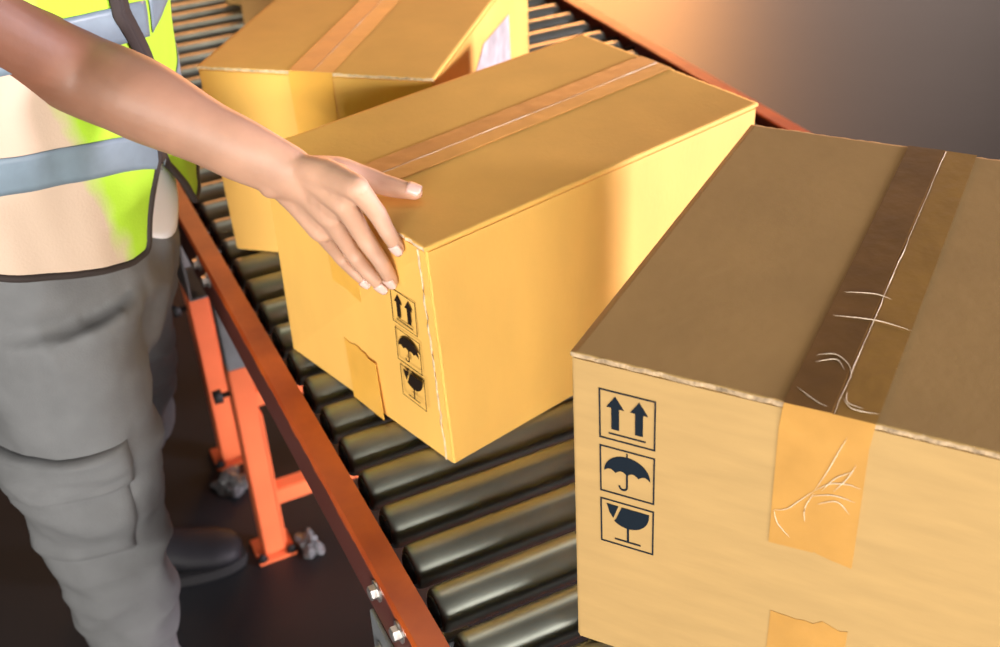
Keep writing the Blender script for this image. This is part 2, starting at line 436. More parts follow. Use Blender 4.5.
def handling_mark(kind, F, u0, v0, wd, ht, line, ink, parent, base):
    bm = bmesh.new()
    G = lambda u, v, o: F(u0 + u * wd, v0 + v * ht, o) - base
    o0, o1 = 0.0003, 0.0006
    lw = line / wd
    for poly in ([(0, 0), (1, 0), (1, lw), (0, lw)], [(0, 1 - lw), (1, 1 - lw), (1, 1), (0, 1)],
                 [(0, lw), (lw, lw), (lw, 1 - lw), (0, 1 - lw)], [(1 - lw, lw), (1, lw), (1, 1 - lw), (1 - lw, 1 - lw)]):
        prism_on(bm, G, poly, o0, o1)
    if kind == 'arrows':
        for cx in (0.29, 0.71):
            prism_on(bm, G, [(cx, 0.10), (cx + 0.155, 0.34), (cx + 0.07, 0.34), (cx + 0.07, 0.77), (cx - 0.07, 0.77), (cx - 0.07, 0.34), (cx - 0.155, 0.34)], o0, o1)
        prism_on(bm, G, [(0.17, 0.85), (0.83, 0.85), (0.83, 0.88), (0.17, 0.88)], o0, o1)
    elif kind == 'umbrella':
        top = [(0.5 + 0.42 * math.cos(a), 0.53 - 0.39 * math.sin(a)) for a in [PI - PI * k / 20 for k in range(21)]]
        bot = []
        for s in range(4):                          # scalloped lower edge, right to left
            xa = 0.92 - 0.21 * s
            for k in range(1, 7):
                t = k / 6
                if s == 3 and k == 6: break
                bot.append((xa - 0.21 * t, 0.53 - 0.065 * math.sin(PI * t)))
        prism_on(bm, G, top + bot, o0, o1)
        prism_on(bm, G, [(0.488, 0.06), (0.512, 0.06), (0.512, 0.16), (0.488, 0.16)], o0 + 0.0001, o1 + 0.0001)
        hook = [(0.5, 0.45), (0.5, 0.78)] + [(0.43 + 0.07 * math.cos(a), 0.78 + 0.08 * math.sin(a)) for a in [PI * k / 8 for k in range(1, 9)]]
        prism_on(bm, G, strip_poly(hook, 0.035), o0 + 0.0001, o1 + 0.0001)
    else:                                           # cracked wine glass
        prism_on(bm, G, [(0.12, 0.10), (0.34, 0.11), (0.245, 0.40), (0.17, 0.28)], o0, o1)
        arc = [(0.52 + 0.39 * math.cos(a), 0.16 + 0.40 * math.sin(a)) for a in [0.05 + 2.25 * k / 16 for k in range(17)]]
        prism_on(bm, G, [(0.40, 0.11), (0.91, 0.11)] + arc + [(0.295, 0.40)], o0, o1)
        prism_on(bm, G, strip_poly([(0.52, 0.5), (0.52, 0.86)], 0.04), o0 + 0.0001, o1 + 0.0001)
        prism_on(bm, G, [(0.27, 0.85), (0.76, 0.85), (0.76, 0.88), (0.27, 0.88)], o0 + 0.0002, o1 + 0.0002)
    return obj('handling_mark', bm, ink, parent)

def carton(label, FL, FR, BR, BL, h, card, bottoms=None, seam=(0.5, 0.5), tape=0.061, front_drop=0.0, rise=None,
           ragged=1, seed=0, tape_mat=None, flap_lift=(0, 0), pale=True):
    """Corners of the top, front-left round to back-left, as xy. Returns the thing and its front face."""
    rnd = random.Random(seed)
    T = [V((*c, 0)) for c in (FL, FR, BR, BL)]
    c0 = sum(T, V()) / 4
    base = V((c0.x, c0.y, Z0))
    t = thing('cardboard_box', label, 'box', base)
    Bq = [V((*c, 0)) for c in bottoms] if bottoms else T
    zb = 0.0008
    th = 0.0034
    bm = bmesh.new()
    vs, fs = hexa(bm, [q - c0 + V((0, 0, zb)) for q in Bq] + [q - c0 + V((0, 0, h - th)) for q in T])
    bmesh.ops.bevel(bm, geom=bm.edges[:], offset=0.0022, segments=3, affect='EDGES')
    obj('carton_body', bm, card, t, smooth=False)
    # two top flaps meeting in the seam, cut edges showing their flutes
    n = 36
    for side in (0, 1):
        bm = bmesh.new()
        lay = []
        A0, A1 = (T[0], T[3]) if side == 0 else (T[1], T[2])
        S0, S1 = lerp(T[0], T[1], seam[0]), lerp(T[3], T[2], seam[1])
        gap = 0.0008 if side == 0 else -0.0008
        ex = (T[1] - T[0]).normalized()
        out = -(T[3] - T[0]).normalized()
        vv = [0, 0.004, 0.012, 0.03, 0.1, 0.3, 0.5, 0.7, 0.9, 0.97, 0.988, 0.996, 1]; nu, nv = n, len(vv) - 1
        top = []; bot = []
        for j in range(nv + 1):
            r1 = []; r2 = []
            for k in range(nu + 1):
                u = k / nu; v = vv[j]
                p = lerp(lerp(A0, S0 - ex * gap, u), lerp(A1, S1 - ex * gap, u), v)
                jit = 0
                if j == 0: p = p + out * (0.0012 + rnd.uniform(-0.0007, 0.0009) * ragged)
                if j == nv: p = p - out * (0.0012 + rnd.uniform(-0.0007, 0.0012) * ragged)
                bow = -0.0008 * math.sin(PI * v) * u + flap_lift[side] * u * u
                if 0 < k < nu and j == 0: jit = rnd.uniform(-0.0004, 0.0005) * ragged
                r1.append(bm.verts.new(p - c0 + V((0, 0, h + bow + jit)))); r2.append(bm.verts.new(p - c0 + V((0, 0, h - th + min(0, bow)))))
            top.append(r1); bot.append(r2)
        for j in range(nv):
            for k in range(nu):
                f = bm.faces.new((top[j][k], top[j][k + 1], top[j + 1][k + 1], top[j + 1][k])); f.smooth = True
                bm.faces.new((bot[j + 1][k], bot[j + 1][k + 1], bot[j][k + 1], bot[j][k]))
        for k in range(nu):
            for (ra, rb2) in ((top[0], bot[0]), (top[nv], bot[nv])):
                f = bm.faces.new((ra[k], rb2[k], rb2[k + 1], ra[k + 1])); f.material_index = 1
        for j in range(nv):
            f = bm.faces.new((top[j][0], top[j + 1][0], bot[j + 1][0], bot[j][0]))
            f = bm.faces.new((top[j][nu], top[j + 1][nu], bot[j + 1][nu], bot[j][nu])); f.material_index = 1
        obj('top_flap', bm, [card, M['edge_pale' if pale else 'card_edge']], t)
    P, Q = T[0] + V((0, 0, Z0 + h)), T[1] + V((0, 0, Z0 + h))
    out = -((T[3] - T[0]) + (T[2] - T[1])).normalized()
    tdir = (Q - P).normalized(); out = V((tdir.y, -tdir.x, 0))
    if out.dot(T[3] - T[0]) > 0: out = -out
    F = uvface(P, Q, out)
    # tape over the seam: left half darker brown than the right, ends turned down
    W = (T[1] - T[0]).length
    if tape:
        bm = bmesh.new()
        S0, S1 = lerp(T[0], T[1], seam[0]), lerp(T[3], T[2], seam[1])
        e0 = tdir; e1 = (T[2] - T[3]).normalized()
        nv = 24
        rows = []
        cols = [-0.55, -0.28, -0.03, 0.0, 0.03, 0.22, 0.45]
        for j in range(nv + 1):
            v = j / nv
            c = lerp(S0, S1, v); e = lerp(e0, e1, v)
            bow = -0.0008 * math.sin(PI * v)
            row = []
            for q in cols:
                lift = 0.0003 + max(0, flap_lift[0 if q < 0 else 1]) * (1 - 2 * abs(q))
                row.append(bm.verts.new(c + e * q * tape + out * (0.0022 if j == 0 else -0.0022 if j == nv else 0) - c0 + V((0, 0, h + 0.0008 + bow + lift - (0.0002 if q == 0 else 0)))))
            rows.append(row)
        # turned-down ends
        for rowi, d, L in ((0, out, front_drop or 0.06), (nv, -out, 0.06)):
            prev = rows[rowi]; m_ = 6
            for s in range(1, m_ + 1):
                z = L * s / m_
                rr_ = []
                for ci, q in enumerate(cols):
                    jag = ((0.0, 0.0012, 0.002, 0.0022, 0.0018, -0.0015, -0.003)[ci] + rnd.uniform(-0.0008, 0.0008) if s == m_ else 0)
                    lean = -0.002 + 0.0045 * s / m_
                    x = prev[ci].co
                    rr_.append(bm.verts.new(V((rows[rowi][ci].co.x, rows[rowi][ci].co.y, h - z + jag)) - d * 0.0012 + tdir * lean))
                for k in range(len(cols) - 1):
                    f = bm.faces.new((prev[k], prev[k + 1], rr_[k + 1], rr_[k])); f.material_index = 1
                prev = rr_
        for r0, r1 in zip(rows, rows[1:]):
            for k in range(len(cols) - 1):
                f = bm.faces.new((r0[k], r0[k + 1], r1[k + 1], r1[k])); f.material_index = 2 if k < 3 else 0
        o = obj('packing_tape', bm, [M['tape_top_shaded_pale'], M['tape_side_pale'], M['tape_top_darker_pale']] if pale else [M['tape_top_shaded'], M['tape_side'], M['tape_top_darker']], t)
        s = o.modifiers.new('thickness', 'SOLIDIFY'); s.thickness = 0.0003; s.offset = 0
        bm = bmesh.new()                           # pale crease where the two flaps meet
        pts = []
        for j in range(31):
            v = j / 30
            pts.append(lerp(S0, S1, v) + e0 * rnd.uniform(-0.0004, 0.0004) - c0 + V((0, 0, h + 0.0009 - 0.0008 * math.sin(PI * v) + max(0, flap_lift[0]) )))
        pts[0] += out * 0.0015
        tube(bm, pts, [0.0001 + 0.0009 * abs(noise.noise(V((j * 0.35, seed, 0)))) for j in range(31)], 6)
        obj('seam_crease', bm, M['crease'], t)
    return t, F, base, T

def tape_patch(F, base, quad, t, seed=1, m='tape_side'):
    """A piece of tape stuck flat on a face; quad in face coordinates, ragged upper end."""
    rnd = random.Random(seed)
    (u0, v0), (u1, v1), (u2, v2), (u3, v3) = quad
    poly = []
    n = 9
    for k in range(n + 1):
        s = k / n; poly.append((lerp(u0, u1, s), lerp(v0, v1, s) + rnd.uniform(-0.003, 0.003)))
    poly += [(u2, v2), (u3, v3)]
    bm = bmesh.new()
    prism_on(bm, lambda u, v, o: F(u, v, o) - base, poly, 0.0002, 0.0006)
    obj('packing_tape', bm, M[m], t)

# the near carton, right in front
ex = V((0.6262, -0.7797, 0)); A_FL = V((0.3329, 0.591, 0)); A_BL = V((0.6762, 0.8376, 0)); bx = V((0.640, -0.768, 0))
A_FR = A_FL + ex * 0.379; A_BR = A_BL + bx * 0.374
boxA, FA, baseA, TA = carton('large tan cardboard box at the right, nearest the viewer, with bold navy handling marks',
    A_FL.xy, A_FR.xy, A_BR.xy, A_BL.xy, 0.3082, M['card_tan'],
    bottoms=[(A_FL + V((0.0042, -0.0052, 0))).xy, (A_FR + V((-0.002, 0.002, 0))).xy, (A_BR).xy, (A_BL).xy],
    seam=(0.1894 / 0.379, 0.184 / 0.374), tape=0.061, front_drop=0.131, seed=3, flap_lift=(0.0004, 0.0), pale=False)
for kind, v in (('arrows', 0.0268), ('umbrella', 0.0805), ('glass', 0.1343)):
    Fk = lambda u, vv, o, F=FA: F(u + 0.030 * vv, vv, o + 0.0012 * 0)
    handling_mark(kind, Fk, 0.0212, v, 0.0443, 0.0468, 0.0013, M['ink'], boxA, baseA)
tape_patch(FA, baseA, [(0.1670, 0.2015), (0.2255, 0.1995), (0.2280, 0.305), (0.1690, 0.305)], boxA, 5)

# wrinkles pressed into the tape: on the front face and on the top near the front edge
def zuv(x, y): return 0.156 + (x - 470) / 190 * 0.061 + 0.003 * (y - 300) / 300, (y - 130 - (x - 480) * 0.227) / 300 * 0.124 + 0.007
for path in ([(612, 182), (598, 215), (582, 255), (560, 300)], [(560, 300), (530, 325), (505, 345), (478, 348)], [(560, 300), (590, 283), (625, 282), (656, 292)],
             [(575, 300), (600, 270), (632, 255)], [(555, 312), (600, 308), (648, 322)], [(478, 348), (490, 380), (520, 412)], [(560, 305), (545, 340), (548, 372)],
             [(600, 300), (625, 268), (638, 240)], [(570, 330), (610, 322), (640, 350)]):
    bm = bmesh.new(); pp, _r = smoothpath([FA(*zuv(x, y), 0.0019) - baseA for x, y in path], [0.0004] * len(path), 6)
    tube(bm, pp, [0.00035 * math.sin(PI * (k + 0.6) / (len(pp) + 0.2)) for k in range(len(pp))], 6)
    obj('tape_crease', bm, M['crease'], boxA)
Sx = lambda q, d: A_FL + ex * (0.1894 + q) + (A_BL - A_FL).normalized() * d + V((0, 0, Z0 + 0.3082 + 0.0013)) - baseA
for path in ([(-0.028, 0.060), (-0.016, 0.066), (-0.004, 0.056), (0.001, 0.040)], [(-0.026, 0.052), (-0.014, 0.060), (-0.006, 0.050)], [(-0.030, 0.018), (-0.012, 0.006), (-0.002, 0.004)],
             [(0.001, 0.018), (0.010, 0.008), (0.027, 0.009)], [(0.002, 0.026), (0.005, 0.014), (0.016, 0.011)], [(-0.030, 0.115), (0.0, 0.120), (0.026, 0.116)], [(-0.031, 0.150), (-0.010, 0.156), (0.004, 0.153)]):
    bm = bmesh.new(); pp, _r = smoothpath([Sx(q, d) for q, d in path], [0.0004] * len(path), 6)
    tube(bm, pp, [0.00032 * math.sin(PI * (k + 0.6) / (len(pp) + 0.2)) for k in range(len(pp))], 6)
    obj('tape_crease', bm, M['crease'], boxA)

# the middle carton, under the hand
boxB, FB, baseB, TB_ = carton('yellow cardboard box in the middle with a hand on its top edge',
    (0.2531, 1.1262), (0.3232, 0.8429), (0.7724, 0.9491), (0.712, 1.238), 0.2673, M['card_yellow'],
    bottoms=[(0.251, 1.1261), (0.3352, 0.8423), (0.776, 0.951), (0.712, 1.238)],
    seam=(0.49, 0.46), tape=0.052, front_drop=0.115, seed=9, flap_lift=(0.0003, 0.0))
for kind, u, v in (('arrows', 0.2255, 0.0720), ('umbrella', 0.2275, 0.1185), ('glass', 0.2300, 0.1630)):
    handling_mark(kind, FB, u, v, 0.0410, 0.0400, 0.0007, M['ink_brown'], boxB, baseB)
tape_patch(FB, baseB, [(0.1235, 0.186), (0.182, 0.190), (0.187, 0.265), (0.1285, 0.265)], boxB, 12, 'tape_side_pale')
bm = bmesh.new()                                   # glued joint along the front corner: a worn pale paper edge
rnd = random.Random(4)
pts = []
for k in range(31):
    s = k / 30
    p = lerp(V((0.3232, 0.8429, Z0 + 0.262)), V((0.3352, 0.8423, Z0 + 0.003)), s)
    pts.append(p + V((-0.004 + rnd.uniform(-0.0006, 0.0006), 0.0105 + rnd.uniform(-0.0012, 0.0012), 0)) - baseB)
tube(bm, pts, 0.0011, 6)
obj('glued_edge', bm, M['edge_pale'], boxB)

# the carton behind it on the left
boxC, FC, baseC, TC = carton('yellow cardboard box behind the middle one, with a white pouch on its right side',
    (0.2497, 1.3888), (0.488, 1.1992), (0.8059, 1.5695), (0.563, 1.763), 0.2688, M['card_yellow'],
    bottoms=[(0.2562, 1.3911), (0.492, 1.2020), (0.8059, 1.5695), (0.563, 1.763)],
    seam=(0.5, 0.5), tape=0.056, front_drop=0.14, seed=15, flap_lift=(0.0006, 0.0004))
Fr = uvface(TC[1] + V((0, 0, Z0 + 0.2688)), TC[2] + V((0, 0, Z0 + 0.2688)), V((0.758, -0.652, 0)))
bm = bmesh.new(); prism_on(bm, lambda u, v, o: Fr(u, v, o) - baseC, [(0.15, 0.075), (0.22, 0.040), (0.36, 0.048), (0.365, 0.15), (0.16, 0.13)], 0.0006, 0.0016)
obj('document_pouch', bm, M['paper'], boxC)
# two cartons further up the line
boxD, FD, baseD, _ = carton('pale cardboard box behind the white-pouch box, its corner showing at the top edge',
    (0.4885, 2.148), (0.738, 1.95), (0.856, 2.098), (0.6065, 2.296), 0.27, M['card_dim'], tape=0.055, seed=21)
boxE, FE, baseE, _ = carton('cardboard box farthest up the rollers, a sliver showing left of the pale one',
    (0.5156, 2.40), (0.7496, 2.214), (0.9356, 2.448), (0.7016, 2.634), 0.27, M['card_dim'], tape=0.055, seed=22)

# ------------------------------------------------------------------ worker
PC = V((0.036, 1.245, 0))                           # middle of the torso
Fd = V((0.821, -0.571, 0)); Rd = V((-0.571, -0.821, 0)); Zd = V((0, 0, 1))   # the way he faces, and his right
person = None

W_ = V((0.2375, 0.962, 1.084)); E_ = V((0.0760, 1.0780, 1.182)); S_ = V((-0.085, 1.080, 1.352))
FING = {
 'index': [(0.2787, 0.8859, 1.0911), (0.2947, 0.8877, 1.0612), (0.3001, 0.8782, 1.0443), (0.3081, 0.8751, 1.0254)],
 'middle': [(0.2707, 0.9053, 1.0679), (0.2874, 0.9045, 1.0250), (0.2951, 0.8902, 1.0060), (0.3043, 0.8907, 0.9815)],
 'ring': [(0.2628, 0.9268, 1.0447), (0.2810, 0.9304, 0.9991), (0.2894, 0.9133, 0.9829), (0.3001, 0.9074, 0.9666)],
 'little': [(0.2565, 0.9450, 1.0234), (0.2760, 0.9591, 0.9820), (0.2839, 0.9439, 0.9702), (0.2932, 0.9355, 0.9578)]}
FR_ = {'index': (0.0112, 0.0094, 0.0083, 0.0070), 'middle': (0.0114, 0.0096, 0.0084, 0.0071), 'ring': (0.0108, 0.0090, 0.0080, 0.0067), 'little': (0.0098, 0.0079, 0.0070, 0.0059)}
THUMB = [(0.2560, 0.9590, 1.0800), (0.2850, 0.9640, 1.0710), (0.3110, 0.9600, 1.0590), (0.3289, 0.9489, 1.0515), (0.3510, 0.9310, 1.0465)]

def right_arm(bm):
    # shoulder to wrist, elbow bent; forearm flattens towards the wrist
    pts, rad = smoothpath([S_, lerp(S_, E_, 0.5) + V((-0.008, -0.004, 0.004)), E_, lerp(E_, W_, 0.30) + V((0.0, 0, 0.003)), lerp(E_, W_, 0.7), W_ + V((-0.002, 0.002, 0)), lerp(W_, V(FING['ring'][0]), 0.45) + V((0.003, 0.003, 0))],
                          [0.050, 0.046, 0.0390, 0.0390, 0.0290, 0.0240, 0.0170], 8)
    n = len(pts)
    hand_n = V((-0.80, -0.55, 0.10)).normalized()
    rings = []
    for i, p in enumerate(pts):
        d = pts[min(i + 1, n - 1)] - pts[max(i - 1, 0)]
        a, b = frame_of(d, hand_n)
        t = min(1, max(0.0, (i / (n - 1) - 0.50) / 0.34))
        rings.append((p, a * rad[i] * (1 + 0.22 * t), b * rad[i] * (1 - 0.12 * t)))
    loft(bm, rings, 24)
    bmesh.ops.create_uvsphere(bm, u_segments=16, v_segments=10, radius=0.036, matrix=Matrix.Translation(E_ + V((-0.006, 0.004, -0.004))))
    # ulna head
    bmesh.ops.create_uvsphere(bm, u_segments=12, v_segments=8, radius=0.0125, matrix=Matrix.Translation(W_ + V((-0.017, 0.004, -0.012))))
    # palm: a fan of metacarpals from the wrist to each knuckle
    M0 = {'index': W_ + V((0.008, -0.010, 0.007)), 'middle': W_ + V((0.004, -0.004, 0.006)), 'ring': W_ + V((-0.003, 0.004, -0.005)), 'little': W_ + V((-0.008, 0.010, -0.014))}
    for k, J in FING.items():
        m = V(J[0]); r = FR_[k]
        tube(bm, [M0[k], lerp(M0[k], m, 0.5) + V((0.003, 0.004, 0)), m], [0.0140, 0.0146, 0.0122], 14)
        bmesh.ops.create_uvsphere(bm, u_segments=12, v_segments=8, radius=r[0] * 1.06, matrix=Matrix.Translation(m))
    ks = ['index', 'middle', 'ring', 'little']
    for a, b in zip(ks, ks[1:]):                    # web between neighbouring metacarpals
        ma, mb = V(FING[a][0]), V(FING[b][0])
        for t in (0.2, 0.4, 0.6, 0.8, 0.95):
            bmesh.ops.create_uvsphere(bm, u_segments=12, v_segments=8, radius=0.0150 - 0.002 * t, matrix=Matrix.Translation((lerp(M0[a], ma, t) + lerp(M0[b], mb, t)) / 2 + V((0.003, 0.003, 0))))
    for k, J in FING.items():
        J = [V(j) for j in J]; r = FR_[k]
        pts, rr_ = smoothpath(J, r, 5)
        tube(bm, pts, rr_, 14)
        bmesh.ops.create_uvsphere(bm, u_segments=12, v_segments=8, radius=r[1] * 1.06, matrix=Matrix.Translation(J[1]))
    T = [V(j) for j in THUMB]
    pts, rr_ = smoothpath(T, (0.0165, 0.0155, 0.0125, 0.0108, 0.0082), 6)
    tube(bm, pts, rr_, 14)
    # thenar pad and first web towards the index knuckle
    for t in (0.25, 0.5, 0.75):
        bmesh.ops.create_uvsphere(bm, u_segments=12, v_segments=8, radius=0.0135, matrix=Matrix.Translation(lerp(lerp(M0['index'], V(FING['index'][0]), t), T[1], 0.5)))

def left_arm(bm):
    S = PC - Rd * 0.19 + Zd * 1.335; E = S + V((-0.01, 0.05, -0.28)) - Fd * 0.03; Wl = E + V((0.01, 0.02, -0.235))
    pts, rad = smoothpath([S, lerp(S, E, 0.5), E, lerp(E, Wl, 0.3), Wl], [0.050, 0.046, 0.038, 0.037, 0.023], 6)
    tube(bm, pts, rad, 16)
    K = Wl + V((0.005, 0, -0.085))
    for i, dx in enumerate((-0.03, -0.01, 0.01, 0.028)):
        k0 = Wl + Fd * dx * 0.5 + V((0, 0, -0.01)); k1 = K + Fd * dx; L = (0.062, 0.078, 0.082, 0.075)[i]
        tube(bm, [k0, k1], [0.015, 0.012], 10)
        k2 = k1 + V((0, 0, -L * 0.5)) - Rd * 0.004; k3 = k2 + V((0, 0, -L * 0.45)) + Rd * 0.010
        tube(bm, [k1, k2, k3], [0.0105, 0.009, 0.007], 10)
    tube(bm, [Wl + Fd * 0.01 + V((0, 0, -0.02)), Wl + Fd * 0.04 + V((0, 0, -0.05)), Wl + Fd * 0.052 + V((0, 0, -0.085)), Wl + Fd * 0.05 + V((0, 0, -0.115))], [0.014, 0.013, 0.0105, 0.008], 10)

R_HIP = V((0.000, 1.165, 0.90)); R_KNEE = V((-0.012, 1.152, 0.53)); R_ANK = V((-0.026, 1.175, 0.10))
L_HIP = V((0.078, 1.325, 0.90)); L_KNEE = V((0.066, 1.470, 0.54)); L_ANK = V((0.018, 1.662, 0.105))

def body():
    bm = bmesh.new()
    # trunk, hips up to the neck
    rings = []
    for z, a, b, dx in ((0.82, 0.11, 0.075, 0), (0.88, 0.135, 0.085, 0), (0.98, 0.145, 0.090, 0.0), (1.08, 0.15, 0.10, 0.003), (1.20, 0.165, 0.11, 0.004), (1.30, 0.17, 0.105, 0.0), (1.36, 0.15, 0.085, -0.01), (1.395, 0.085, 0.065, -0.012), (1.42, 0.058, 0.058, -0.008), (1.47, 0.054, 0.056, 0.006), (1.50, 0.05, 0.055, 0.012)):
        c = PC + Zd * z + Fd * dx
        rings.append((c, Rd * a, Fd * b))
    loft(bm, rings, 32)
    # head, bent a little forwards and down to the box
    H = PC + Zd * 1.565 + Fd * 0.035
    hr = []
    for z, a, b, dx in ((-0.105, 0.030, 0.035, 0.045), (-0.095, 0.046, 0.056, 0.032), (-0.06, 0.060, 0.080, 0.014), (-0.02, 0.069, 0.092, 0.004), (0.03, 0.074, 0.098, 0.0), (0.07, 0.069, 0.090, -0.004), (0.10, 0.050, 0.066, -0.006), (0.116, 0.024, 0.034, -0.006)):
        hr.append((H + Zd * z + Fd * dx, Rd * a, Fd * b))
    loft(bm, hr, 28)
    tube(bm, [H + Fd * 0.088 + Zd * 0.012, H + Fd * 0.100 - Zd * 0.012, H + Fd * 0.110 - Zd * 0.026], [0.007, 0.010, 0.013], 10)       # nose
    for s in (-1, 1):
        bmesh.ops.create_uvsphere(bm, u_segments=10, v_segments=8, radius=0.009, matrix=Matrix.Translation(H + Fd * 0.098 - Zd * 0.030 + Rd * 0.010 * s))
        e = H + Rd * 0.073 * s - Fd * 0.006 - Zd * 0.008
        tube(bm, [e + Zd * 0.024 - Fd * 0.006, e + Rd * 0.008 * s, e - Zd * 0.024 + Fd * 0.004], [0.010, 0.013, 0.008], 10, flat=0.7)
        tube(bm, [H + Fd * 0.086 + Rd * 0.014 * s + Zd * 0.026, H + Fd * 0.078 + Rd * 0.044 * s + Zd * 0.024], [0.010, 0.009], 8)          # brow
    tube(bm, [H + Fd * 0.086 + Rd * 0.018 - Zd * 0.056, H + Fd * 0.094 - Zd * 0.056, H + Fd * 0.086 - Rd * 0.018 - Zd * 0.056], [0.006, 0.009, 0.006], 8)
    left_arm(bm)
    # shoulder caps
    for S in (S_, PC - Rd * 0.19 + Zd * 1.335):
        bmesh.ops.create_uvsphere(bm, u_segments=16, v_segments=12, radius=0.054, matrix=Matrix.Translation(S))
        tube(bm, [PC + Zd * 1.33, S], [0.07, 0.052], 14)
    # legs
    for h, k, a in ((R_HIP, R_KNEE, R_ANK), (L_HIP, L_KNEE, L_ANK)):
        pts, rad = smoothpath([h, lerp(h, k, 0.5), k, lerp(k, a, 0.35), a], [0.062, 0.056, 0.044, 0.044, 0.032], 6)
        tube(bm, pts, rad, 18)
        toe = V((0.93, -0.36, 0))
        tube(bm, [a + V((0, 0, -0.02)) - toe * 0.03, a + V((0, 0, -0.045)) + toe * 0.05, a + toe * 0.15 + V((0, 0, -0.07))], [0.032, 0.032, 0.018], 12)
    lo = remeshed(bm, 0.0065, 3, 0.5)
    b2 = bmesh.new(); right_arm(b2)
    hi = remeshed(b2, 0.0019, 16, 0.5, 0.6)
    bm = bmesh.new(); bm.from_mesh(lo); bm.from_mesh(hi)
    for f in bm.faces: f.smooth = True
    return bm, H
bbm, HEAD = body()
tl = bbm.verts.layers.float.new('tan')  # per-vertex strength of the shade painted on the skin
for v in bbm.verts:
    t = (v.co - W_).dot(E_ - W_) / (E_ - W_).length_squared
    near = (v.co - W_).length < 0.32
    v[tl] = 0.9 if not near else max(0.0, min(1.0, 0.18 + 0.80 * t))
base_p = V((0.03, 1.40, 0))
bmesh.ops.translate(bbm, verts=bbm.verts, vec=-base_p)
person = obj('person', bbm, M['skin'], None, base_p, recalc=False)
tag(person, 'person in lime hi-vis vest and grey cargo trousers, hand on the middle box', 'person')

def pchild(name, bm, mats, smooth=False, recalc=True, parent=None):
    bmesh.ops.translate(bm, verts=bm.verts, vec=-base_p)
    return obj(name, bm, mats, parent or person, smooth=smooth, recalc=recalc)

# nails
def nail(tip, prev, nrm, wd, ln, r):
    tip, prev = V(tip), V(prev)
    d = (tip - prev).normalized()
    nrm = (V(nrm) - d * V(nrm).dot(d)).normalized(); sd = d.cross(nrm)
    bm = bmesh.new(); rows = []
    for j in range(7):
        t = j / 6; row = []
        for k in range(7):
            s = k / 3 - 1
            q = 1 - 0.25 * abs(s) ** 3 * (1 if t > 0.5 else 0.4)
            p = tip + d * (-ln * 0.55 + ln * t * q) + sd * s * wd + nrm * (r * math.sqrt(max(0.05, 1 - (s * wd / r) ** 2 * 0.9)) + 0.0006 - 0.0022 * t * t)
            row.append(bm.verts.new(p))
        rows.append(row)
    for a, b in zip(rows, rows[1:]):
        for k in range(6): bm.faces.new((a[k], a[k + 1], b[k + 1], b[k]))
    o = pchild('fingernail', bm, M['nail'], smooth=True)
    s = o.modifiers.new('thickness', 'SOLIDIFY'); s.thickness = 0.0012; s.offset = 0.0
NV = (-0.72, -0.60, 0.34)
for k in FING: nail(FING[k][3], FING[k][2], NV, FR_[k][3] * 0.78, 0.0125 if k != 'little' else 0.010, FR_[k][3])
nail(THUMB[4], THUMB[3], (-0.30, -0.20, 0.93), 0.0072, 0.014, 0.0082)

# face and hair
for s in (-1, 1):
    bm = bmesh.new(); e = HEAD + Fd * 0.078 + Rd * 0.031 * s + Zd * 0.006
    bmesh.ops.create_uvsphere(bm, u_segments=16, v_segments=12, radius=0.0125, matrix=Matrix.Translation(e))
    eo = pchild('eye', bm, M['eye'], True)
    bm = bmesh.new(); bmesh.ops.create_uvsphere(bm, u_segments=12, v_segments=8, radius=0.0058, matrix=Matrix.Translation(e + Fd * 0.0085 - Zd * 0.002))
    pchild('iris', bm, M['iris'], True, parent=eo)
    bm = bmesh.new(); tube(bm, [HEAD + Fd * 0.092 + Rd * 0.016 * s + Zd * 0.031, HEAD + Fd * 0.082 + Rd * 0.046 * s + Zd * 0.030], [0.004, 0.003], 8)
    pchild('eyebrow', bm, M['hair'], True)
bm = bmesh.new(); tube(bm, [HEAD + Fd * 0.090 + Rd * 0.020 - Zd * 0.056, HEAD + Fd * 0.101 - Zd * 0.055, HEAD + Fd * 0.090 - Rd * 0.020 - Zd * 0.056], [0.003, 0.0055, 0.003], 8)
pchild('mouth', bm, M['lip'], True)
bm = bmesh.new()
bmesh.ops.create_icosphere(bm, subdivisions=4, radius=1.0)
kill = []
for v in bm.verts:
    d = v.co.copy()
    p = HEAD + Zd * 0.030 - Fd * 0.010 + Rd * d.x * 0.083 + Fd * d.y * 0.102 + Zd * d.z * 0.098
    p += (d * 0.006) * noise.noise(d * 9)
    v.co = p
    if (d.y > 0.35 and d.z < 0.42) or d.z < -0.55 or (d.y > -0.1 and d.z < -0.1): kill.append(v)
bmesh.ops.delete(bm, geom=kill, context='VERTS')
ho = pchild('hair', bm, M['hair'], True)
s = ho.modifiers.new('thickness', 'SOLIDIFY'); s.thickness = 0.01; s.offset = -1

# torso cloth surface: angle from the front towards his right, height, distance out
def torso(th, z, o=0.0):
    k = 1.0
    if z < 1.05: k = 1.0 + 0.02 * (1.05 - z)
    a, b = 0.193 * k, 0.130 * k
    b += 0.020 * min(1, max(0, (z - 1.02) / 0.18)); a += 0.008 * min(1, max(0, (z - 1.02) / 0.18))
    if z > 1.24:
        t = (z - 1.24) / 0.16; a *= 1 - 0.10 * t * t; b *= 1 - 0.34 * t * t
    c, s_ = math.cos(th), math.sin(th)
    n = V((0, 0, 0)) + Fd * (c / b) + Rd * (s_ / a); n.normalize()
    return PC + Fd * b * c + Rd * a * s_ + Zd * z + n * o

def fold(th, z, amp=0.004):
    return amp * (noise.noise(V((math.cos(th) * 2.2, math.sin(th) * 2.2, z * 5.0))) + 0.5 * noise.noise(V((math.cos(th) * 6, math.sin(th) * 6, z * 7 + 3))))

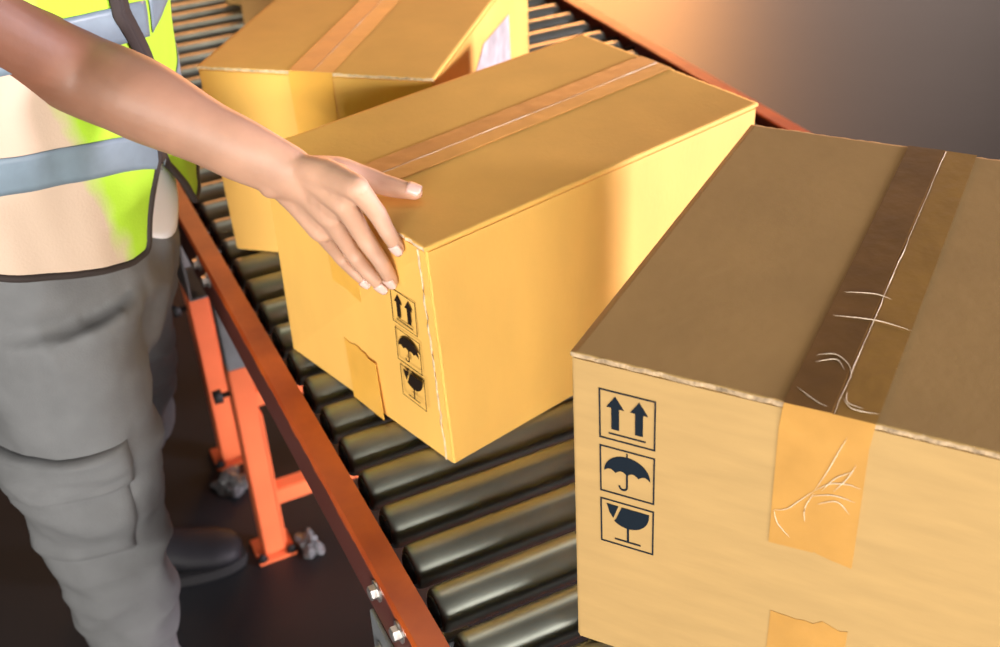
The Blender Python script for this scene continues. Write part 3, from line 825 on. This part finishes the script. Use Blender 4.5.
# shirt: below the vest it shows at the front, with a short right sleeve
bm = bmesh.new()
rows = []
NT = 96
for j in range(41):
    zz = lambda k: lerp(0.990 - 0.070 * math.exp(-((((2 * PI * k / NT + PI) % (2 * PI)) - PI + 0.2) / 0.45) ** 2), 1.37, j / 40)
    rows.append([bm.verts.new(torso(2 * PI * k / NT, zz(k), -0.006 + 0.5 * fold(2 * PI * k / NT, zz(k)) - 0.02 * max(0, (zz(k) - 1.3) / 0.07) ** 2)) for k in range(NT)])
for zz, f in ((1.39, 0.72), (1.41, 0.45), (1.43, 0.34)):
    rows.append([bm.verts.new(PC + Zd * zz + (torso(2 * PI * k / NT, 1.37) - PC - Zd * 1.37) * f) for k in range(NT)])
for a, b in zip(rows, rows[1:]):
    for k in range(NT): bm.faces.new((a[k], a[(k + 1) % NT], b[(k + 1) % NT], b[k]))
so = pchild('shirt', bm, M['shirt'], True)
s = so.modifiers.new('thickness', 'SOLIDIFY'); s.thickness = 0.002; s.offset = -1
for S, E in ((S_, E_), (PC - Rd * 0.19 + Zd * 1.335, PC - Rd * 0.19 + Zd * 1.335 + V((-0.01, 0.05, -0.28)) - Fd * 0.03)):
    bm = bmesh.new()
    d = (E - S)
    o2 = V((S.x - PC.x, S.y - PC.y, 0)).normalized()
    key_pts = [PC + o2 * 0.07 + Zd * 1.385, PC + o2 * 0.13 + Zd * (S.z + 0.014), S + o2 * 0.018 + Zd * 0.004, S + d * 0.20 + o2 * 0.006, S + d * 0.40]
    pts, rad = smoothpath(key_pts, [0.052, 0.062, 0.065, 0.061, 0.059], 5)
    n_ = len(pts)
    rings = []
    for i, p in enumerate(pts):
        dd = pts[min(i + 1, n_ - 1)] - pts[max(i - 1, 0)]
        a, b = frame_of(dd, Fd); rings.append((p, a * rad[i], b * rad[i]))
    loft(bm, rings, 24, cap=False)
    o = pchild('sleeve', bm, M['shirt'], True, parent=so)
    s = o.modifiers.new('thickness', 'SOLIDIFY'); s.thickness = 0.003; s.offset = -1

# vest: two fronts closed by a zip down to ZS, flaring apart below, one back
ZS = 1.045
TH0 = math.radians(2)
R2 = math.radians
def hem(th):                                        # lower edge of the vest by angle on his right / left side
    d = math.degrees(th) - 2
    if d >= 0: return 0.962 + 0.07 * max(0, (15 - d) / 15) ** 2 + 0.0010 * min(45, max(0, d - 25)) - 0.004
    d = -d
    return 0.950 + 0.07 * max(0, (18 - d) / 18) ** 2 + 0.0006 * min(45, max(0, d - 25))
def open_at(z):                                     # half opening angle of the fronts
    if z >= ZS: return R2(0.6)
    return R2(0.6 + 10.0 * min(1, (ZS - z) / 0.065) ** 0.7)
def top(th):
    """neck and armhole line"""
    d = abs(math.degrees(th) - 2)
    if d > 180: d = 360 - d
    hole = math.exp(-((d - 90) / 30.0) ** 2)
    return 1.37 - 0.20 * hole - (0.14 * max(0, 1 - d / 22)) - 0.02 * max(0, (d - 160) / 20)
vest = None
VO = 0.014
NJ = 44
def vpoint(th, z, o=0.0):
    return torso(th, z, VO + fold(th, z, 0.0055) + 0.02 * max(0, (1.03 - z) / 0.1) * 0.35 + o)
angs_r = [0] * 0
def vest_sheet(th_list, front_side):
    """one column per angle; the first column follows the front opening."""
    cols = []
    for i, th in enumerate(th_list):
        col = []
        zb, zt = hem(th), top(th)
        for j in range(NJ + 1):
            z = lerp(zb, zt, j / NJ)
            col.append((th, z))
        cols.append(col)
    return cols
bm = bmesh.new()
lay = bm.verts.layers.float.new('peach_blend')
NTV = 150
cols = []
edge_r, edge_l, hem_line, top_line = [], [], [], []
for i in range(NTV + 1):
    q = i / NTV                                     # once round from the right front edge over the back to the left front edge
    col = []
    thn = TH0 + 2 * PI * q
    thz = lambda z: R2(13.0) * min(1, max(0, (z - 1.12) / 0.09))
    wr = max(0, 1 - q / 0.06); wl = max(0, 1 - (1 - q) / 0.06)
    thh = thn if q < 0.5 else thn - 2 * PI
    zb, zt = hem(thh), top(thh)
    for j in range(NJ + 1):
        z = lerp(zb, zt, (j / NJ) ** 1.0)
        th = thn + (open_at(z) + thz(z)) * wr - (open_at(z) - thz(z)) * wl
        v = bm.verts.new(vpoint(th, z))
        dg = math.degrees(th - TH0)
        # peach towards the side and back, lime along the front
        k = (dg - 30 - 60 * (z - 1.05)) / 18.0
        if dg > 300: k = -1
        v[lay] = max(-0.5, min(1.0, 0.45 + 0.5 * k))
        col.append(v)
    cols.append(col)
for a, b in zip(cols, cols[1:]):
    for j in range(NJ): bm.faces.new((a[j], b[j], b[j + 1], a[j + 1]))
line = lambda vs: [v.co.copy() for v in vs]
edge_r, edge_l = line(cols[0]), line(cols[-1])
hem_line = line([c[0] for c in cols]); top_line = line([c[-1] for c in cols])
vest = pchild('vest', bm, M['vest'], True)
s = vest.modifiers.new('thickness', 'SOLIDIFY'); s.thickness = 0.002; s.offset = 0
for sgn in (-1, 1):                                 # straps over the shoulders
    bm = bmesh.new()
    side = Rd * sgn
    P_ = [torso(sgn * R2(33), 1.335, 0.016), torso(sgn * R2(34), 1.365, 0.016), PC + side * 0.118 + Fd * 0.055 + Zd * 1.415, PC + side * 0.112 - Fd * 0.01 + Zd * 1.432,
          PC + side * 0.112 - Fd * 0.065 + Zd * 1.40, torso(sgn * R2(146), 1.35, 0.016), torso(sgn * R2(148), 1.31, 0.016)]
    pp, _r = smoothpath(P_, [0.0] * len(P_), 6)
    rows = [[bm.verts.new(p + side * wd * 0.042 - Zd * (0.010 * wd * wd + 0.012 * wd)) for wd in (-1, -0.5, 0, 0.5, 1)] for p in pp]
    for a, b in zip(rows, rows[1:]):
        for k in range(4): bm.faces.new((a[k], a[k + 1], b[k + 1], b[k]))
    o = pchild('shoulder_strap', bm, M['vest'], True, parent=vest)
    s = o.modifiers.new('thickness', 'SOLIDIFY'); s.thickness = 0.003; s.offset = 0
def binding(pts, r, m):
    bm = bmesh.new(); tube(bm, pts, r, 8); pchild('edge_binding', bm, m, True, parent=vest)
binding([p for p in hem_line], 0.0042, M['binding'])
binding(edge_r, 0.0045, M['binding']); binding(edge_l, 0.0045, M['binding'])
binding(top_line, 0.004, M['binding'])
def band(z0, z1, rise=0.07):
    bm = bmesh.new(); rows = []
    n = 150
    for i in range(n + 1):
        q = i / n; th = TH0 + R2(1.2) + (2 * PI - R2(2.4)) * q
        d = min(math.degrees(th - TH0), 360 - math.degrees(th - TH0))
        up = rise * (1 - math.exp(-d / 30))
        rows.append([bm.verts.new(vpoint(th, lerp(z0, z1, j / 6) + up, 0.0022)) for j in range(7)])
    for a, b in zip(rows, rows[1:]):
        for j in range(6): bm.faces.new((a[j], b[j], b[j + 1], a[j + 1]))
    o = pchild('reflective_band', bm, M['silver'], True, parent=vest)
    s = o.modifiers.new('thickness', 'SOLIDIFY'); s.thickness = 0.001; s.offset = 0
band(1.022, 1.060); band(1.172, 1.208, 0.03)
bm = bmesh.new()                                    # zip strip
rows = []
for j in range(31):
    z = lerp(ZS - 0.012, 1.232, j / 30); tz = R2(13.0) * min(1, max(0, (z - 1.12) / 0.09))
    rows.append([bm.verts.new(vpoint(TH0 + tz + R2(d), z, 0.003)) for d in (-3.4, 0, 3.4)])
for a, b in zip(rows, rows[1:]):
    for k in range(2): bm.faces.new((a[k], a[k + 1], b[k + 1], b[k]))
o = pchild('zip', bm, M['binding'], True, parent=vest)
s = o.modifiers.new('thickness', 'SOLIDIFY'); s.thickness = 0.002; s.offset = 0

# trousers
def leg_path(h, k, a, r):
    return smoothpath([h, lerp(h, k, 0.5), k, lerp(k, a, 0.5), a + V((0, 0, 0.0))], r, 10)
bm = bmesh.new()
rl_pts, rl_rad = leg_path(R_HIP, R_KNEE, R_ANK + V((0, 0, -0.03)), [0.096, 0.086, 0.065, 0.052, 0.047])
ll_pts, ll_rad = leg_path(L_HIP, L_KNEE, L_ANK + V((0, 0, 0.03)), [0.098, 0.082, 0.066, 0.056, 0.050])
for P_, R_ in ((rl_pts, rl_rad), (ll_pts, ll_rad)):
    n = len(P_); rings = []
    for i, p in enumerate(P_):
        d = P_[min(i + 1, n - 1)] - P_[max(i - 1, 0)]
        a, b = frame_of(d, Fd); rings.append((p, a * R_[i], b * R_[i] * 1.06))
    loft(bm, rings, 28)
rings = []
for z, a, b in ((0.76, 0.09, 0.06), (0.80, 0.14, 0.092), (0.84, 0.16, 0.102), (0.88, 0.168, 0.112), (0.93, 0.178, 0.116), (0.98, 0.172, 0.112), (1.02, 0.165, 0.108)):
    rings.append((PC + Zd * z - Fd * 0.002, Rd * a, Fd * b))
loft(bm, rings, 36)
tme = remeshed(bm, 0.006, 6, 0.5)
bm = bmesh.new(); bm.from_mesh(tme)
bm.normal_update()
def cloth_fold(p):
    q = V((p.x * 7, p.y * 7, p.z * 12 + p.x * 9)) + V((1, 1, 1)) * 0.5 * noise.noise(p * 9)
    r = 1 - abs(noise.noise(q)) * 2
    k = 0.0085 * (r - 0.6) + 0.0060 * noise.noise(p * 15) + 0.0045 * (0.5 - abs(noise.noise(V((p.x * 14 + p.z * 10, p.y * 14, p.z * 20)) + V((4, 2, 9)))) * 1.4)
    near = math.exp(-((p.z - 0.53) / 0.10) ** 2) + math.exp(-((p.z - 0.16) / 0.10) ** 2)
    return k * (0.8 + 0.9 * near)
for v, n in [(v, v.normal.copy()) for v in bm.verts]:
    v.co += n * cloth_fold(v.co)
tro = pchild('trousers', bm, M['trouser'], True, recalc=False)

def leg_point(P_, R_, s, ang, o):
    """Point on a trouser leg: s along 0-1, ang around."""
    x = s * (len(P_) - 1); i = min(int(x), len(P_) - 2); t = x - i
    p = lerp(P_[i], P_[i + 1], t); r = lerp(R_[i], R_[i + 1], t)
    d = P_[min(i + 2, len(P_) - 1)] - P_[max(i - 1, 0)]
    a, b = frame_of(d, Fd)
    q = p + a * r * math.cos(ang) + b * r * 1.06 * math.sin(ang)
    nr = (q - p).normalized()
    return q + nr * (o + cloth_fold(q))

def cargo_pocket(P_, R_, a0, a1, s0, s1, name, thick, m):
    bm = bmesh.new(); nu, nv = 22, 20; rows = []
    for j in range(nv + 1):
        row = []
        for k in range(nu + 1):
            u, v = k / nu, j / nv
            e = min(1, min(u, 1 - u, v, 1 - v) / 0.10)
            puff = 0.35 + 0.65 * math.sin(PI * u) ** 0.5 * (0.5 + 0.5 * v)
            row.append(bm.verts.new(leg_point(P_, R_, lerp(s0, s1, v), lerp(a0, a1, u), -0.006 + (0.006 + thick * puff) * math.sqrt(e) + 0.003 * noise.noise(V((u * 5, v * 5, a0))) * e)))
        rows.append(row)
    for a, b in zip(rows, rows[1:]):
        for k in range(nu): bm.faces.new((a[k], a[k + 1], b[k + 1], b[k]))
    o = pchild(name, bm, m, True, parent=tro)
    s = o.modifiers.new('thickness', 'SOLIDIFY'); s.thickness = 0.002; s.offset = -1
cargo_pocket(rl_pts, rl_rad, R2(118), R2(232), 0.225, 0.44, 'cargo_pocket', 0.010, M['trouser'])
cargo_pocket(rl_pts, rl_rad, R2(114), R2(236), 0.205, 0.285, 'pocket_flap', 0.018, M['trouser'])

# shoes: laced leather uppers on thick soles
def shoe(ank, dirv):
    d = dirv.normalized(); sd = V((-d.y, d.x, 0)); o = V((ank.x, ank.y, 0))
    bm = bmesh.new(); rings = []
    for t, wd, h, zc in ((-0.072, 0.018, 0.022, 0.040), (-0.066, 0.034, 0.036, 0.050), (-0.04, 0.042, 0.046, 0.058), (0.0, 0.042, 0.052, 0.064), (0.05, 0.043, 0.040, 0.053), (0.10, 0.049, 0.030, 0.044), (0.145, 0.049, 0.026, 0.040), (0.175, 0.040, 0.022, 0.036), (0.192, 0.022, 0.014, 0.032)):
        rings.append((o + d * t + Zd * zc, sd * wd, Zd * h))
    loft(bm, rings, 24)
    loft(bm, [(o - d * 0.012 + Zd * 0.07, d * 0.050, sd * 0.040), (o - d * 0.012 + Zd * 0.125, d * 0.046, sd * 0.039), (o - d * 0.012 + Zd * 0.132, d * 0.040, sd * 0.034)], 20)
    so_ = pchild('shoe', bm, M['shoe'], True)
    bm = bmesh.new()
    out = []
    for k in range(40):
        a = 2 * PI * k / 40
        t = 0.06 + 0.140 * math.cos(a); wd = 0.050 * (1 + 0.10 * math.cos(a)) * math.sin(a)
        wd *= 0.90 if t < 0.03 else 1.0
        out.append(o + d * t + sd * wd)
    r = [[bm.verts.new(p + Zd * z) for p in out] for z in (0.001, 0.022)]
    bm.faces.new(list(reversed(r[0]))); bm.faces.new(r[1])
    for k in range(40): bm.faces.new((r[0][k], r[0][(k + 1) % 40], r[1][(k + 1) % 40], r[1][k]))
    pchild('sole', bm, M['sole'], parent=so_)
    bm = bmesh.new()
    for t in (0.035, 0.055, 0.075, 0.095):
        z = 0.110 - (t - 0.02) * 0.52
        tube(bm, [o + d * t + sd * 0.022 + Zd * (z - 0.012), o + d * t + Zd * z, o + d * (t + 0.012) - sd * 0.022 + Zd * (z - 0.014)], 0.0022, 6)
    pchild('shoelace', bm, M['dark'], True, parent=so_)
shoe(L_ANK, V((0.95, -0.31, 0)))
shoe(R_ANK, V((0.93, -0.36, 0)))
